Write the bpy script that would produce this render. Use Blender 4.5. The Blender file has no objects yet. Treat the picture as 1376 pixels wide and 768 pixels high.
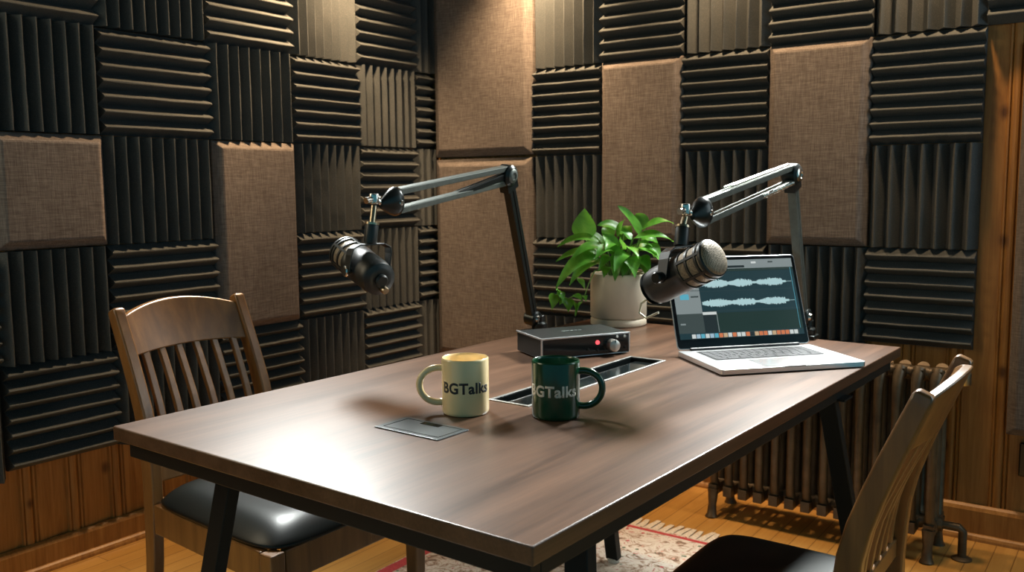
import bpy, math, random
from mathutils import Vector, Matrix
random.seed(7)
C = bpy.context.scene.collection
sc = bpy.context.scene

# ------------------------------------------------------------------ helpers
class MB:
    """Collects shapes; build() links them as ONE mesh object."""
    def __init__(s): s.v = []; s.f = []; s.m = []; s.mi = 0
    def add(s, vs, fs):
        o = len(s.v); s.v += [tuple(v) for v in vs]
        for f in fs: s.f.append(tuple(i + o for i in f)); s.m.append(s.mi)
        return s
    def box(s, a, b):
        (x0, y0, z0), (x1, y1, z1) = a, b
        return s.add([(x0,y0,z0),(x1,y0,z0),(x1,y1,z0),(x0,y1,z0),(x0,y0,z1),(x1,y0,z1),(x1,y1,z1),(x0,y1,z1)],
              [(0,3,2,1),(4,5,6,7),(0,1,5,4),(1,2,6,5),(2,3,7,6),(3,0,4,7)])
    def sweep(s, pts, sizes, up=(0,0,1)):
        """rectangular bar through pts; sizes (w along side, h along up) per point"""
        pts = [Vector(p) for p in pts]; n = len(pts); vs = []; fs = []
        for i, p in enumerate(pts):
            t = (pts[min(i+1, n-1)] - pts[max(i-1, 0)]).normalized()
            u = Vector(up); side = t.cross(u)
            if side.length < 1e-4: side = t.cross(Vector((1,0,0)))
            side.normalize(); u = side.cross(t).normalized()
            w, h = sizes[i] if isinstance(sizes, list) else sizes
            for a, b in ((-1,-1),(1,-1),(1,1),(-1,1)): vs.append(p + side*a*w/2 + u*b*h/2)
        for i in range(n-1):
            for k in range(4):
                a = i*4+k; b = i*4+(k+1) % 4; fs.append((a, b, b+4, a+4))
        fs.append((3,2,1,0)); e = (n-1)*4; fs.append((e, e+1, e+2, e+3))
        return s.add(vs, fs)
    def tube(s, pts, r, seg=12, cap=True):
        pts = [Vector(p) for p in pts]; n = len(pts); vs = []; fs = []
        prev = None
        for i, p in enumerate(pts):
            t = (pts[min(i+1, n-1)] - pts[max(i-1, 0)]).normalized()
            if prev is None:
                a = t.orthogonal().normalized()
            else:
                a = (prev - t*prev.dot(t)).normalized()
            prev = a; b = t.cross(a)
            rr = r[i] if isinstance(r, (list, tuple)) else r
            for k in range(seg):
                q = 2*math.pi*k/seg; vs.append(p + (a*math.cos(q) + b*math.sin(q))*rr)
        for i in range(n-1):
            for k in range(seg):
                a = i*seg+k; b = i*seg+(k+1) % seg; fs.append((a, b, b+seg, a+seg))
        if cap:
            fs.append(tuple(range(seg))[::-1]); fs.append(tuple(range((n-1)*seg, n*seg)))
        return s.add(vs, fs)
    def lathe(s, prof, seg=48, org=(0,0,0), axis=(0,0,1), a0=0.0):
        """prof: list of (r, h) along axis"""
        ax = Vector(axis).normalized(); a = ax.orthogonal().normalized()
        if abs(ax.z) > .999: a = Vector((1,0,0))
        b = ax.cross(a); o = Vector(org); vs = []; fs = []
        for r, h in prof:
            for k in range(seg):
                q = 2*math.pi*k/seg + a0; vs.append(o + ax*h + (a*math.cos(q) + b*math.sin(q))*max(r, 1e-5))
        for i in range(len(prof)-1):
            for k in range(seg):
                p = i*seg+k; q = i*seg+(k+1) % seg; fs.append((p, q, q+seg, p+seg))
        return s.add(vs, fs)
    def prism(s, poly, z0, z1):
        n = len(poly)
        vs = [(x, y, z0) for x, y in poly] + [(x, y, z1) for x, y in poly]
        return s.add(vs, [tuple(range(n))[::-1], tuple(range(n, 2*n))] + [(i, (i+1) % n, (i+1) % n+n, i+n) for i in range(n)])
    def xf(s, M):
        s.v = [tuple(M @ Vector(v)) for v in s.v]; return s
    def build(s, name, mats, parent=None, loc=None, bevel=0, seg=2, smooth=None, sub=0, rot=None):
        me = bpy.data.meshes.new(name)
        me.from_pydata(s.v, [], s.f); me.validate(); me.update()
        mats = mats if isinstance(mats, (list, tuple)) else [mats]
        for m in mats: me.materials.append(m)
        if len(mats) > 1:
            for p, i in zip(me.polygons, s.m): p.material_index = i
        o = bpy.data.objects.new(name, me); C.objects.link(o)
        if parent is not None: o.parent = parent
        if loc is not None: o.location = loc
        if rot is not None: o.rotation_euler = rot
        if smooth is not None:
            me.shade_smooth(); me.set_sharp_from_angle(angle=math.radians(smooth))
        if bevel:
            b = o.modifiers.new('b', 'BEVEL'); b.width = bevel; b.segments = seg; b.limit_method = 'ANGLE'; b.angle_limit = math.radians(40)
            b.harden_normals = False
        if sub:
            m = o.modifiers.new('s', 'SUBSURF'); m.levels = m.render_levels = sub
        return o

def thing(name, label, cat, loc=(0,0,0), rz=0, group=None):
    o = bpy.data.objects.new(name, None); C.objects.link(o)
    o.empty_display_size = .05
    o.location = loc; o.rotation_euler = (0, 0, rz)
    return tag(o, label, cat, group)
def tag(o, label, cat, group=None):
    o['label'] = label; o['category'] = cat
    if group: o['group'] = group
    return o
def struct(o): o['kind'] = 'structure'; return o
def dup(root, loc, rz, label):
    r = root.copy(); C.objects.link(r); r.location = loc; r.rotation_euler = (0, 0, rz); r['label'] = label
    for ch in list(root.children):
        c = ch.copy(); C.objects.link(c); c.parent = r
        for g in ch.children:
            d = g.copy(); C.objects.link(d); d.parent = c
    return r

# ------------------------------------------------------------------ materials
class NT:
    def __init__(s, name):
        s.m = bpy.data.materials.new(name); s.m.use_nodes = True
        s.t = s.m.node_tree; s.n = s.t.nodes; s.b = s.n['Principled BSDF']
    def node(s, kind, **k):
        x = s.n.new(kind)
        for a, b in k.items():
            if hasattr(x, a) and a not in x.inputs: setattr(x, a, b)
            else: x.inputs[a].default_value = b
        return x
    def link(s, a, b): s.t.links.new(a, b)
    def coord(s, scale=(1,1,1), rot=(0,0,0), out='Object'):
        tc = s.node('ShaderNodeTexCoord'); mp = s.node('ShaderNodeMapping')
        mp.inputs['Scale'].default_value = scale; mp.inputs['Rotation'].default_value = rot
        s.link(tc.outputs[out], mp.inputs['Vector']); return mp.outputs['Vector']
    def noise(s, vec, scale, detail=4, rough=.55, dist=0):
        x = s.node('ShaderNodeTexNoise'); x.inputs['Scale'].default_value = scale; x.inputs['Detail'].default_value = detail
        x.inputs['Roughness'].default_value = rough; x.inputs['Distortion'].default_value = dist
        s.link(vec, x.inputs['Vector']); return x.outputs['Fac']
    def ramp(s, fac, stops, interp='LINEAR'):
        x = s.node('ShaderNodeValToRGB'); x.color_ramp.interpolation = interp
        e = x.color_ramp.elements
        while len(e) < len(stops): e.new(.5)
        for el, (p, c) in zip(e, stops): el.position = p; el.color = (*c, 1) if len(c) == 3 else c
        s.link(fac, x.inputs['Fac']); return x.outputs['Color']
    def mix(s, fac, a, b, mode='MIX'):
        x = s.node('ShaderNodeMix'); x.data_type = 'RGBA'; x.blend_type = mode
        for i, v in ((0, fac), (6, a), (7, b)):
            if isinstance(v, (int, float)): x.inputs[i].default_value = v
            elif isinstance(v, (tuple, list)): x.inputs[i].default_value = (*v, 1)
            else: s.link(v, x.inputs[i])
        return x.outputs[2]
    def math(s, op, a, b=0.0):
        x = s.node('ShaderNodeMath'); x.operation = op
        for i, v in ((0, a), (1, b)):
            if isinstance(v, (int, float)): x.inputs[i].default_value = v
            else: s.link(v, x.inputs[i])
        return x.outputs[0]
    def bump(s, h, strength=.2, dist=.002):
        x = s.node('ShaderNodeBump'); x.inputs['Strength'].default_value = strength; x.inputs['Distance'].default_value = dist
        s.link(h, x.inputs['Height']); s.link(x.outputs['Normal'], s.b.inputs['Normal'])
    def set(s, **k):
        for a, v in k.items():
            i = s.b.inputs[a.replace('_', ' ')]
            if isinstance(v, (int, float)): i.default_value = v
            elif isinstance(v, (tuple, list)): i.default_value = (*v, 1) if len(v) == 3 else v
            else: s.link(v, i)
        return s

def plain(name, col, rough=.5, metal=0.0, var=.12, scale=30, **k):
    n = NT(name); f = n.noise(n.coord(), scale, 3)
    d = tuple(c*(1-var) for c in col); l = tuple(min(1, c*(1+var)) for c in col)
    n.set(Base_Color=n.ramp(f, [(.3, d), (.7, l)]), Roughness=rough, Metallic=metal, **k); return n.m

def foam_mat():
    n = NT('charcoal_foam'); v = n.coord(out='Object')
    f = n.noise(v, 420, 2, .7); g = n.noise(v, 6, 2)
    c = n.ramp(f, [(.30, (.042,.052,.057)), (.60, (.082,.090,.092)), (.76, (.23,.22,.20))])
    c = n.mix(.35, c, n.ramp(g, [(.3, (.046,.057,.062)), (.7, (.088,.096,.098))]))
    n.set(Base_Color=c, Roughness=.95, Specular_IOR_Level=.15); n.bump(f, .35, .002); return n.m
def linen_mat():
    n = NT('taupe_linen')
    a = n.noise(n.coord((330, 330, 22)), 1, 3, .6); b = n.noise(n.coord((22, 22, 330)), 1, 3, .6)
    w = n.math('MULTIPLY', n.math('ADD', a, b), .5); big = n.noise(n.coord(), 5, 3)
    c = n.ramp(w, [(.36, (.078,.068,.063)), (.5, (.146,.130,.121)), (.64, (.228,.207,.194))])
    c = n.mix(.25, c, n.ramp(big, [(.3, (.105,.090,.081)), (.7, (.17,.146,.132))]))
    n.set(Base_Color=c, Roughness=.95, Specular_IOR_Level=.1); n.bump(w, .4, .0015); return n.m
def pine_mat(name='knotty_pine', knots=()):
    n = NT(name); v = n.coord((9, 9, .9)); g = n.noise(v, 3, 6, .6, 1.2)
    c = n.ramp(g, [(.25, (.21,.090,.020)), (.5, (.35,.168,.042)), (.75, (.46,.245,.070))])
    vo = n.node('ShaderNodeTexVoronoi'); vo.inputs['Scale'].default_value = 3.4
    n.link(n.coord((1, 1, .62)), vo.inputs['Vector'])
    k = n.ramp(vo.outputs['Distance'], [(.035, (1,1,1)), (.085, (0,0,0))])
    c = n.mix(k, c, (.075,.028,.010))
    kv = n.coord((1, 0, .62)); wob = n.noise(n.coord(), 30, 2)
    for (kx, kz, kr) in knots:
        d = n.node('ShaderNodeVectorMath'); d.operation = 'DISTANCE'; n.link(kv, d.inputs[0]); d.inputs[1].default_value = (kx, 0, kz*.62)
        dd = n.math('ADD', d.outputs['Value'], n.math('MULTIPLY', wob, kr*.5))
        k2 = n.ramp(dd, [(kr*.75, (1,1,1)), (kr*2.2, (0,0,0))]); c = n.mix(k2, c, (.050,.018,.007))
    fine = n.noise(n.coord((160, 160, 4)), 1, 3)
    c = n.mix(.22, c, n.ramp(fine, [(.35, (.16,.06,.015)), (.65, (.46,.22,.07))]))
    n.set(Base_Color=c, Roughness=.42, Specular_IOR_Level=.35); n.bump(fine, .06, .001); return n.m
def floor_mat():
    n = NT('honey_oak_strip_floor')
    br = n.node('ShaderNodeTexBrick'); br.offset = .37; br.inputs['Scale'].default_value = 1
    br.inputs['Brick Width'].default_value = 1.1; br.inputs['Row Height'].default_value = .062
    br.inputs['Mortar Size'].default_value = .0016; br.inputs['Mortar Smooth'].default_value = .3
    br.inputs['Color1'].default_value = (.42,.215,.050,1); br.inputs['Color2'].default_value = (.52,.285,.075,1); br.inputs['Mortar'].default_value = (.08,.03,.01,1)
    n.link(n.coord(rot=(0, 0, math.pi/2)), br.inputs['Vector'])
    g = n.noise(n.coord((60, 3, 1)), 1, 5, .6, .6)
    c = n.mix(.35, br.outputs['Color'], n.ramp(g, [(.3, (.32,.15,.032)), (.7, (.56,.32,.090))]))
    n.set(Base_Color=c, Roughness=.33, Specular_IOR_Level=.4); n.bump(br.outputs['Fac'], -.3, .001); return n.m
def walnut_mat():
    n = NT('walnut_laminate'); v = n.coord((14, .9, 14)); g = n.noise(v, 1.0, 6, .62, 1.0)
    c = n.ramp(g, [(.26, (0.0187,0.0084,0.0042)), (.42, (0.0612,0.0287,0.0147)), (.56, (0.1080,0.0525,0.0280)), (.74, (0.1728,0.0896,0.0504))])
    big = n.noise(n.coord((6, .40, 6)), 1, 4, .65, 1.8)
    c = n.mix(.42, c, n.ramp(big, [(.36, (0.0216,0.0098,0.0049)), (.50, (0.0828,0.0406,0.0217)), (.64, (0.1512,0.0756,0.0420))]))
    f = n.noise(n.coord((190, 6, 190)), 1, 3, .6)
    c = n.mix(.20, c, n.ramp(f, [(.35, (0.0324,0.0154,0.0077)), (.65, (0.1584,0.0805,0.0448))]))
    r = n.math('ADD', n.math('MULTIPLY', g, .06), .31)
    n.set(Base_Color=c, Roughness=r, Specular_IOR_Level=.6); n.bump(f, .03, .0006); return n.m
def chairwood_mat():
    n = NT('brown_varnished_wood'); v = n.coord((24, 24, 2.2)); g = n.noise(v, 1, 5, .6, .5)
    c = n.ramp(g, [(.25, (.110,.046,.012)), (.55, (.21,.096,.028)), (.8, (.30,.15,.05))])
    n.set(Base_Color=c, Roughness=.34, Specular_IOR_Level=.5, Coat_Weight=.25, Coat_Roughness=.25); return n.m
def vinyl_mat():
    n = NT('black_vinyl'); g = n.noise(n.coord(), 240, 3); w = n.noise(n.coord(), 9, 3)
    n.set(Base_Color=n.ramp(w, [(.3, (.005,.007,.007)), (.7, (.009,.012,.011))]), Roughness=.37, Specular_IOR_Level=.35)
    n.bump(g, .12, .0008); return n.m
def rug_mat():
    n = NT('cream_persian_rug')
    v = n.coord(); vo = n.node('ShaderNodeTexVoronoi'); vo.inputs['Scale'].default_value = 26; n.link(v, vo.inputs['Vector'])
    no = n.noise(v, 21, 4, .7, 1.5)
    c = n.ramp(no, [(.34, (.14,.085,.055)), (.43, (.40,.27,.19)), (.50, (.60,.50,.40)), (.58, (.66,.58,.48)), (.66, (.42,.13,.10))])
    c = n.mix(n.ramp(vo.outputs['Distance'], [(.12, (1,1,1)), (.2, (0,0,0))]), c, n.ramp(n.noise(v, 7, 1), [(.42, (.45,.08,.08)), (.5, (.12,.16,.10)), (.58, (.62,.33,.25))], 'CONSTANT'))
    n.set(Base_Color=c, Roughness=.95, Specular_IOR_Level=.1); n.bump(no, .5, .004); return n.m
def grille_mat():
    n = NT('bronze_wire_mesh')
    vo = n.node('ShaderNodeTexVoronoi'); vo.inputs['Scale'].default_value = 330; vo.inputs['Randomness'].default_value = .25
    n.link(n.coord(), vo.inputs['Vector'])
    c = n.ramp(vo.outputs['Distance'], [(.18, (.02,.018,.014)), (.42, (.27,.215,.145))])
    n.set(Base_Color=c, Roughness=.55, Metallic=.35); n.bump(vo.outputs['Distance'], .8, .001); return n.m
def leaf_mat():
    n = NT('green_leaf'); g = n.noise(n.coord((1, 1, 1)), 14, 3, .6, .8)
    c = n.ramp(g, [(.3, (.055,.22,.022)), (.55, (.13,.42,.040)), (.75, (.28,.60,.080))])
    n.set(Base_Color=c, Roughness=.36, Specular_IOR_Level=.5)
    tr = n.node('ShaderNodeBsdfTranslucent'); n.link(n.mix(.5, c, (.30,.62,.08)), tr.inputs['Color'])
    mx = n.node('ShaderNodeMixShader'); mx.inputs[0].default_value = .35
    n.link(n.b.outputs[0], mx.inputs[1]); n.link(tr.outputs[0], mx.inputs[2]); n.link(mx.outputs[0], n.n['Material Output'].inputs['Surface']); return n.m
def radiator_mat():
    n = NT('bronze_painted_iron'); g = n.noise(n.coord(), 22, 4)
    n.set(Base_Color=n.ramp(g, [(.3, (.060,.042,.023)), (.7, (.125,.090,.050))]), Roughness=.42, Metallic=.35); return n.m
def emit(name, col, s):
    n = NT(name); n.set(Base_Color=(.01,.01,.01), Emission_Color=col, Emission_Strength=s, Roughness=.25); return n.m

FOAM = foam_mat(); LINEN = linen_mat(); PINE = pine_mat(); PINE_R = pine_mat('knotty_pine_right', [(KX, KZ, KR) for KX, KZ, KR in ((2.459,1.388,.010),(2.475,.985,.010),(2.49,.565,.010),(2.86,1.0,.009),(2.33,.30,.008))]); PINE_L = pine_mat('knotty_pine_left', [(3.18,.265,.009),(2.93,.22,.007),(2.2,.2,.009)]); FLOOR = floor_mat(); WALNUT = walnut_mat(); CHAIRW = chairwood_mat()
VINYL = vinyl_mat(); RUG = rug_mat(); GRILLE = grille_mat(); LEAF = leaf_mat(); RADI = radiator_mat()
CEIL = plain('dark_acoustic_ceiling', (.07,.07,.07), .9)
STEEL = plain('black_powder_coated_steel', (.006,.009,.009), .5, 0, .1, 200, Specular_IOR_Level=.25)
ARM = plain('black_satin_metal', (.022,.026,.025), .28, .5, .1, 120)
ARMBAR = plain('grey_green_metal_bar', (.12,.135,.120), .45, .5, .12, 60)
MICB = plain('black_microphone_enamel', (.013,.016,.015), .42, .0, .1, 150)
CHROME = plain('worn_chrome', (.62,.60,.55), .22, 1.0, .08, 60)
BRASS = plain('dull_brass', (.46,.38,.26), .30, 1.0, .1, 60)
CREAM = plain('cream_glazed_ceramic', (.90,.70,.38), .25, 0, .03, 8, Coat_Weight=.4, Coat_Roughness=.08)
GREEN = plain('dark_green_glazed_ceramic', (.005,.046,.018), .20, 0, .06, 8, Coat_Weight=.15, Coat_Roughness=.1)
INK = plain('black_mug_ink', (.015,.018,.022), .4, 0, .05, 20)
INKW = plain('cream_mug_ink', (.72,.63,.52), .5, 0, .05, 20)
POT = plain('matte_cream_ceramic', (.66,.58,.45), .55, 0, .05, 14)
SOIL = plain('dark_potting_soil', (.035,.022,.013), .95, 0, .5, 160)
STEM = plain('pale_green_stem', (.17,.30,.07), .5, 0, .15, 40)
ALU = plain('silver_aluminium', (.72,.73,.74), .30, .85, .03, 12)
KEYS = plain('black_keycaps', (.012,.013,.015), .45, 0, .1, 90)
BEZEL = plain('black_glass_bezel', (.008,.009,.010), .12, 0, .05, 10)
IBLACK = plain('black_anodised_metal', (.016,.019,.019), .38, .3, .1, 160)
GLOSSB = plain('glossy_black_plastic', (.008,.010,.010), .12, 0, .05, 10)
GREYPL = plain('grey_flap_metal', (.06,.07,.072), .36, .3, .05, 40)
FRINGE = plain('cream_wool_fringe', (.62,.53,.41), .95, 0, .2, 120)
REDW = plain('red_wool', (.42,.045,.045), .95, 0, .2, 120)
CORD = plain('black_rubber_cord', (.012,.012,.012), .5, 0, .1, 60)

# ------------------------------------------------------------------ room shell
WX, WY, HT = -2.775, 3.245, 2.62          # planes of the two walls, ceiling height
XR, YF = 2.2, -1.6
def plank_wall(name, length, period=.145):
    """knotty pine boards with a beaded joint; runs along local x, faces local -y"""
    prof = []; x = 0
    while x < length:
        for dx, d in ((.0, .008), (.004, .0), (.009, -.001), (.012, .005), (.015, 0), (.021, -.003), (.029, -.004), (.035, -.002), (.039, .007), (.043, .0), (.048, -.001), (.051, .005), (.055, 0)):
            prof.append((x + dx, d))
        x += period
    prof.append((length, 0)); vs = []; fs = []
    for px, d in prof: vs += [(px, d, 0), (px, d, HT)]
    for i in range(len(prof)-1): fs.append((2*i, 2*i+2, 2*i+3, 2*i+1))
    m = MB(); m.add(vs, fs); m.box((0, .012, 0), (length, .06, HT)); return m
o = struct(plank_wall('w', XR-WX+.1).build('wall_right', PINE_R)); o.location = (WX-.1, WY, 0)
o = struct(plank_wall('w', WY-YF).build('wall_left', PINE_L)); o.location = (WX, YF, 0); o.rotation_euler = (0, 0, math.pi/2)
struct(MB().box((WX-.06, YF, -.05), (XR, WY+.06, 0)).build('floor', FLOOR))
struct(MB().box((WX-.06, YF, HT), (XR, WY+.06, HT+.05)).build('ceiling', CEIL))
def board(pts):   # profile (offset from wall, z)
    return pts
BP = [(0,0),(.020,0),(.020,.088),(.014,.098),(.006,.104),(0,.104)]
SP = [(.020,0),(.036,0),(.035,.008),(.031,.016),(.025,.021),(.020,.022)]
def runner(name, prof, wall, zs=1.0):
    m = MB(); n = len(prof)
    if wall == 'left': vs = [(WX+d, YF, z*zs) for d, z in prof] + [(WX+d, WY, z*zs) for d, z in prof]
    else: vs = [(XR, WY-d, z*zs) for d, z in prof] + [(WX, WY-d, z*zs) for d, z in prof]
    m.add(vs, [(i, (i+1) % n, (i+1) % n+n, i+n) for i in range(n)] + [tuple(range(n))[::-1], tuple(range(n, 2*n))])
    return struct(m.build(name, PINE))
runner('baseboard_left', BP, 'left', .88); runner('baseboard_right', BP, 'right', 1.1)
runner('trim_1', SP, 'left'); runner('trim_2', SP, 'right')

# ------------------------------------------------------------------ acoustic treatment
def on_wall(o, wall, u, z, d=0.0):
    if wall == 'left': o.location = (WX + d, u, z); o.rotation_euler = (0, 0, math.pi/2)
    else: o.location = (u, WY - d, z)
# local frame: x along the wall, z up, -y out of the wall; for the left wall local x -> world +y and -y -> +x
def foam_tile(wall, u0, u1, z0, z1, ori, label):
    w, h = u1-u0-.004, z1-z0-.004; m = MB()
    L, X = (w, h) if ori == 'V' else (h, w)
    n = max(2, round(L/.046)); p = L/n
    base, top = .016, .058
    prof = []
    for i in range(n):
        x = -L/2 + i*p; t = top + random.uniform(-.002, .002)
        prof += [(x+.0015, base), (x+p*.47, t), (x+p*.53, t)]
    prof += [(L/2-.0015, base)]
    prof = [(-L/2, 0), (-L/2, base)] + prof + [(L/2, base), (L/2, 0)]
    vs = []; k = len(prof)
    segs = 5; 
    for j in range(segs+1):
        s = -X/2 + X*j/segs
        for (a, d) in prof:
            wob = random.uniform(-.0012, .0012) if d > .03 else 0
            q = (a + wob, -d, s) if ori == 'V' else (s, -d, a + wob)
            vs.append(q)
    fs = []
    for j in range(segs):
        for i in range(k-1):
            a = j*k+i; f = (a, a+1, a+1+k, a+k); fs.append(f if ori == 'H' else f[::-1])
    e0 = tuple(range(k)); e1 = tuple(range(segs*k, segs*k+k))
    fs += [e0[::-1], e1] if ori == 'H' else [e0, e1[::-1]]
    m.add(vs, fs)
    o = m.build('acoustic_foam_tile', FOAM)
    on_wall(o, wall, (u0+u1)/2 + random.uniform(-.001, .001), (z0+z1)/2, .001)
    return tag(o, label, 'foam tile', 'ribbed foam tiles on the two walls')
def fabric_panel(wall, u0, u1, z0, z1, label, depth=.062, bev=.030):
    w, h = (u1-u0)/2-.002, (z1-z0)/2-.002; m = MB(); lo = .034
    r = [(w, lo, h), (w-bev, depth, h-bev)]
    vs = []
    for (a, d, b) in ((w, 0, h), (w, lo, h), (w-bev+.006, depth-.002, h-bev+.006), (w-bev, depth, h-bev)):
        vs += [(-a, -d, -b), (a, -d, -b), (a, -d, b), (-a, -d, b)]
    fs = [(0, 3, 2, 1)]
    for q in range(3):
        for k in range(4): a = q*4+k; b = q*4+(k+1) % 4; fs.append((a, b, b+4, a+4))
    fs.append((12, 13, 14, 15)); m.add(vs, fs)
    o = m.build('fabric_acoustic_panel', LINEN, bevel=.003); on_wall(o, wall, (u0+u1)/2, (z0+z1)/2, .0025)
    return tag(o, label, 'acoustic panel', 'fabric wrapped panels on the two walls')
ROWN = ['top row', 'second row', 'third row', 'fourth row', 'bottom row']
ORDN = ['corner column', 'second column from corner', 'third column from corner', 'fourth column from corner', 'fifth column from corner', 'sixth column from corner', 'seventh column from corner']
def tiles(wall, cols, zs, layout):
    for ci, (u0, u1) in enumerate(cols):
        for ri, ch in enumerate(layout[ci]):
            if ch not in 'VH': continue
            rib = 'upright' if ch == 'V' else 'level'
            foam_tile(wall, u0, u1, zs[ri+1], zs[ri], ch, f'charcoal foam tile with {rib} ribs, {ROWN[ri]}, {ORDN[ci]}, {wall} wall')
zl = [2.03, 1.681, 1.345, .997, .657, .338]
cl = [(3.10, 3.240), (2.745, 3.10), (2.395, 2.745), (2.015, 2.395), (1.612, 2.015), (1.262, 1.612)]
tiles('left', cl, zl, ['VHVHV', 'HVHVH', 'VHVHV', 'HV..H', 'VHVHV', 'HV.VH'])
foam_tile('left', .91, 1.258, .657, .997, 'H', 'charcoal foam tile with level ribs cut by the photo edge, fourth row, left wall')
foam_tile('left', .91, 1.258, .318, .657, 'V', 'charcoal foam tile with upright ribs cut by the photo edge, bottom row, left wall')
fabric_panel('left', 1.262, 1.612, .997, 1.345, 'square grey linen panel at the outer end of the left wall')
fabric_panel('left', 2.015, 2.395, .657, 1.345, 'tall grey linen panel on the left wall above the wooden chair')
zr = [2.03, 1.656, 1.297, .955, .628, .30]
cr = [(-2.17, -1.844), (-1.844, -1.49), (-1.49, -1.16), (-1.16, -.808), (-.808, -.47)]
ORDN = ['column beside the corner panels', 'column above and below plant', 'column between two tall panels', 'column above and below laptop', 'outermost column by the bare pine']
tiles('right', cr, zr, ['VHVHV', 'H..HV', 'VHVHV', 'H..VH', 'VHVH.'])
foam_tile('right', -.47, -.12, 1.656, 2.03, 'H', 'charcoal foam tile with level ribs above the bare pine strip on the right wall')
fabric_panel('right', -2.712, -2.172, 1.303, 2.06, 'upper brown linen corner panel, lit by a warm pool of light', .055, .035)
fabric_panel('right', -2.712, -2.172, .40, 1.297, 'lower brown linen corner panel behind the microphone arm', .055, .035)
fabric_panel('right', -1.844, -1.49, .955, 1.656, 'tall taupe linen panel on the right wall directly above the potted plant')
fabric_panel('right', -1.16, -.808, .955, 1.656, 'tall taupe linen panel on the right wall behind the laptop microphone arm')
fabric_panel('right', -.365, .02, .37, 1.60, 'grey linen panel at the outer end of the right wall past the pine strip')
m = MB(); m.box((-.04, -.014, -.055), (.04, 0, .055)); ob = m.build('wall_socket', GLOSSB, bevel=.004)
ob.location = (-.285, WY-.001, .29)
tag(ob, 'black socket box low on the pine boards under the outermost grey panel', 'socket')
m = MB(); m.box((-.016, -.017, -.035), (.016, -.013, -.006)); m.box((-.016, -.017, .006), (.016, -.013, .035)); m.build('socket_insert', KEYS, ob)

# ------------------------------------------------------------------ table
TX, TY, TA, TW, TL, TH = -1.605, .932, -.0329, .991, 1.712, .725
ca, sa = math.cos(TA), math.sin(TA)
tc = (TX + ca*TW/2 - sa*TL/2, TY + sa*TW/2 + ca*TL/2, 0)
table = thing('meeting_table', 'long walnut topped meeting table on splayed black steel legs', 'table', tc, TA)
def TLoc(x, y, z=0.0):   # world -> table local
    dx, dy = x-tc[0], y-tc[1]; return (dx*ca + dy*sa, -dx*sa + dy*ca, z)
th = .027
hx0, hy0, _ = TLoc(-1.118, 1.50); hx1, hy1, _ = TLoc(-1.022, 2.078)
hx0, hx1 = -.047 + (hx0+hx1)/2, .047 + (hx0+hx1)/2
def slab_with_hole(x, y, hx, hy, z0, z1):
    m = MB(); xs = [x[0], hx[0], hx[1], x[1]]; ys = [y[0], hy[0], hy[1], y[1]]
    vs = [(a, b, z) for z in (z0, z1) for b in ys for a in xs]; fs = []
    I = lambda i, j, k: k*16+j*4+i
    for j in range(3):
        for i in range(3):
            if i == 1 and j == 1: continue
            fs.append((I(i,j,1), I(i+1,j,1), I(i+1,j+1,1), I(i,j+1,1))); fs.append((I(i,j,0), I(i,j+1,0), I(i+1,j+1,0), I(i+1,j,0)))
    for i in range(3):
        fs.append((I(i,0,0), I(i+1,0,0), I(i+1,0,1), I(i,0,1))); fs.append((I(i+1,3,0), I(i,3,0), I(i,3,1), I(i+1,3,1)))
        fs.append((I(0,i+1,0), I(0,i,0), I(0,i,1), I(0,i+1,1))); fs.append((I(3,i,0), I(3,i+1,0), I(3,i+1,1), I(3,i,1)))
    fs += [(I(1,1,1), I(2,1,1), I(2,1,0), I(1,1,0)), (I(2,2,1), I(1,2,1), I(1,2,0), I(2,2,0)), (I(1,2,1), I(1,1,1), I(1,1,0), I(1,2,0)), (I(2,1,1), I(2,2,1), I(2,2,0), I(2,1,0))]
    return m.add(vs, fs)
slab_with_hole((-TW/2, TW/2), (-TL/2, TL/2), (hx0, hx1), (hy0, hy1), TH-th, TH).build('tabletop', WALNUT, table, bevel=.0025, seg=3)
m = MB(); a = .020; zt = TH-th-.0005; zb = zt-.034; X, Y = TW/2-a, TL/2-a; t = .025
m.box((-X, -Y, zb), (X, -Y+t, zt)); m.box((-X, Y-t, zb), (X, Y, zt)); m.box((-X, -Y+t, zb), (-X+t, Y-t, zt)); m.box((X-t, -Y+t, zb), (X, Y-t, zt))
m.build('apron', STEEL, table, bevel=.002)
m = MB(); m.box((-X+t, -.03, zb), (X-t, .03, zb+.008)); m.build('cross_rail', STEEL, table)
for top, bot in (((-1.37,1.02),(-1.46,.93)), ((-.68,1.12),(-.60,1.01)), ((-.625,2.17),(-.535,2.29)), ((-1.345,2.28),(-1.325,2.385))):
    fz = .0 if bot[0] > -.56 else .0095
    p, q = Vector(TLoc(*top, zb-.001)), Vector(TLoc(*bot, fz+.012))
    m = MB(); m.sweep([p, q], (.042, .026), up=(0, 1, 0)); l = m.build('leg', STEEL, table, bevel=.002)
    m = MB(); m.lathe([(0, 0), (.017, 0), (.019, .004), (.019, .013), (.0, .013)], 20, (q.x, q.y, fz)); m.build('foot_glide', plain('pale_plastic_glide', (.6,.6,.56), .5), l, smooth=40)
    m = MB(); m.box((p.x-.05, p.y-.03, zb), (p.x+.05, p.y+.03, zb+.005)); m.build('mounting_plate', STEEL, l)
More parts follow.
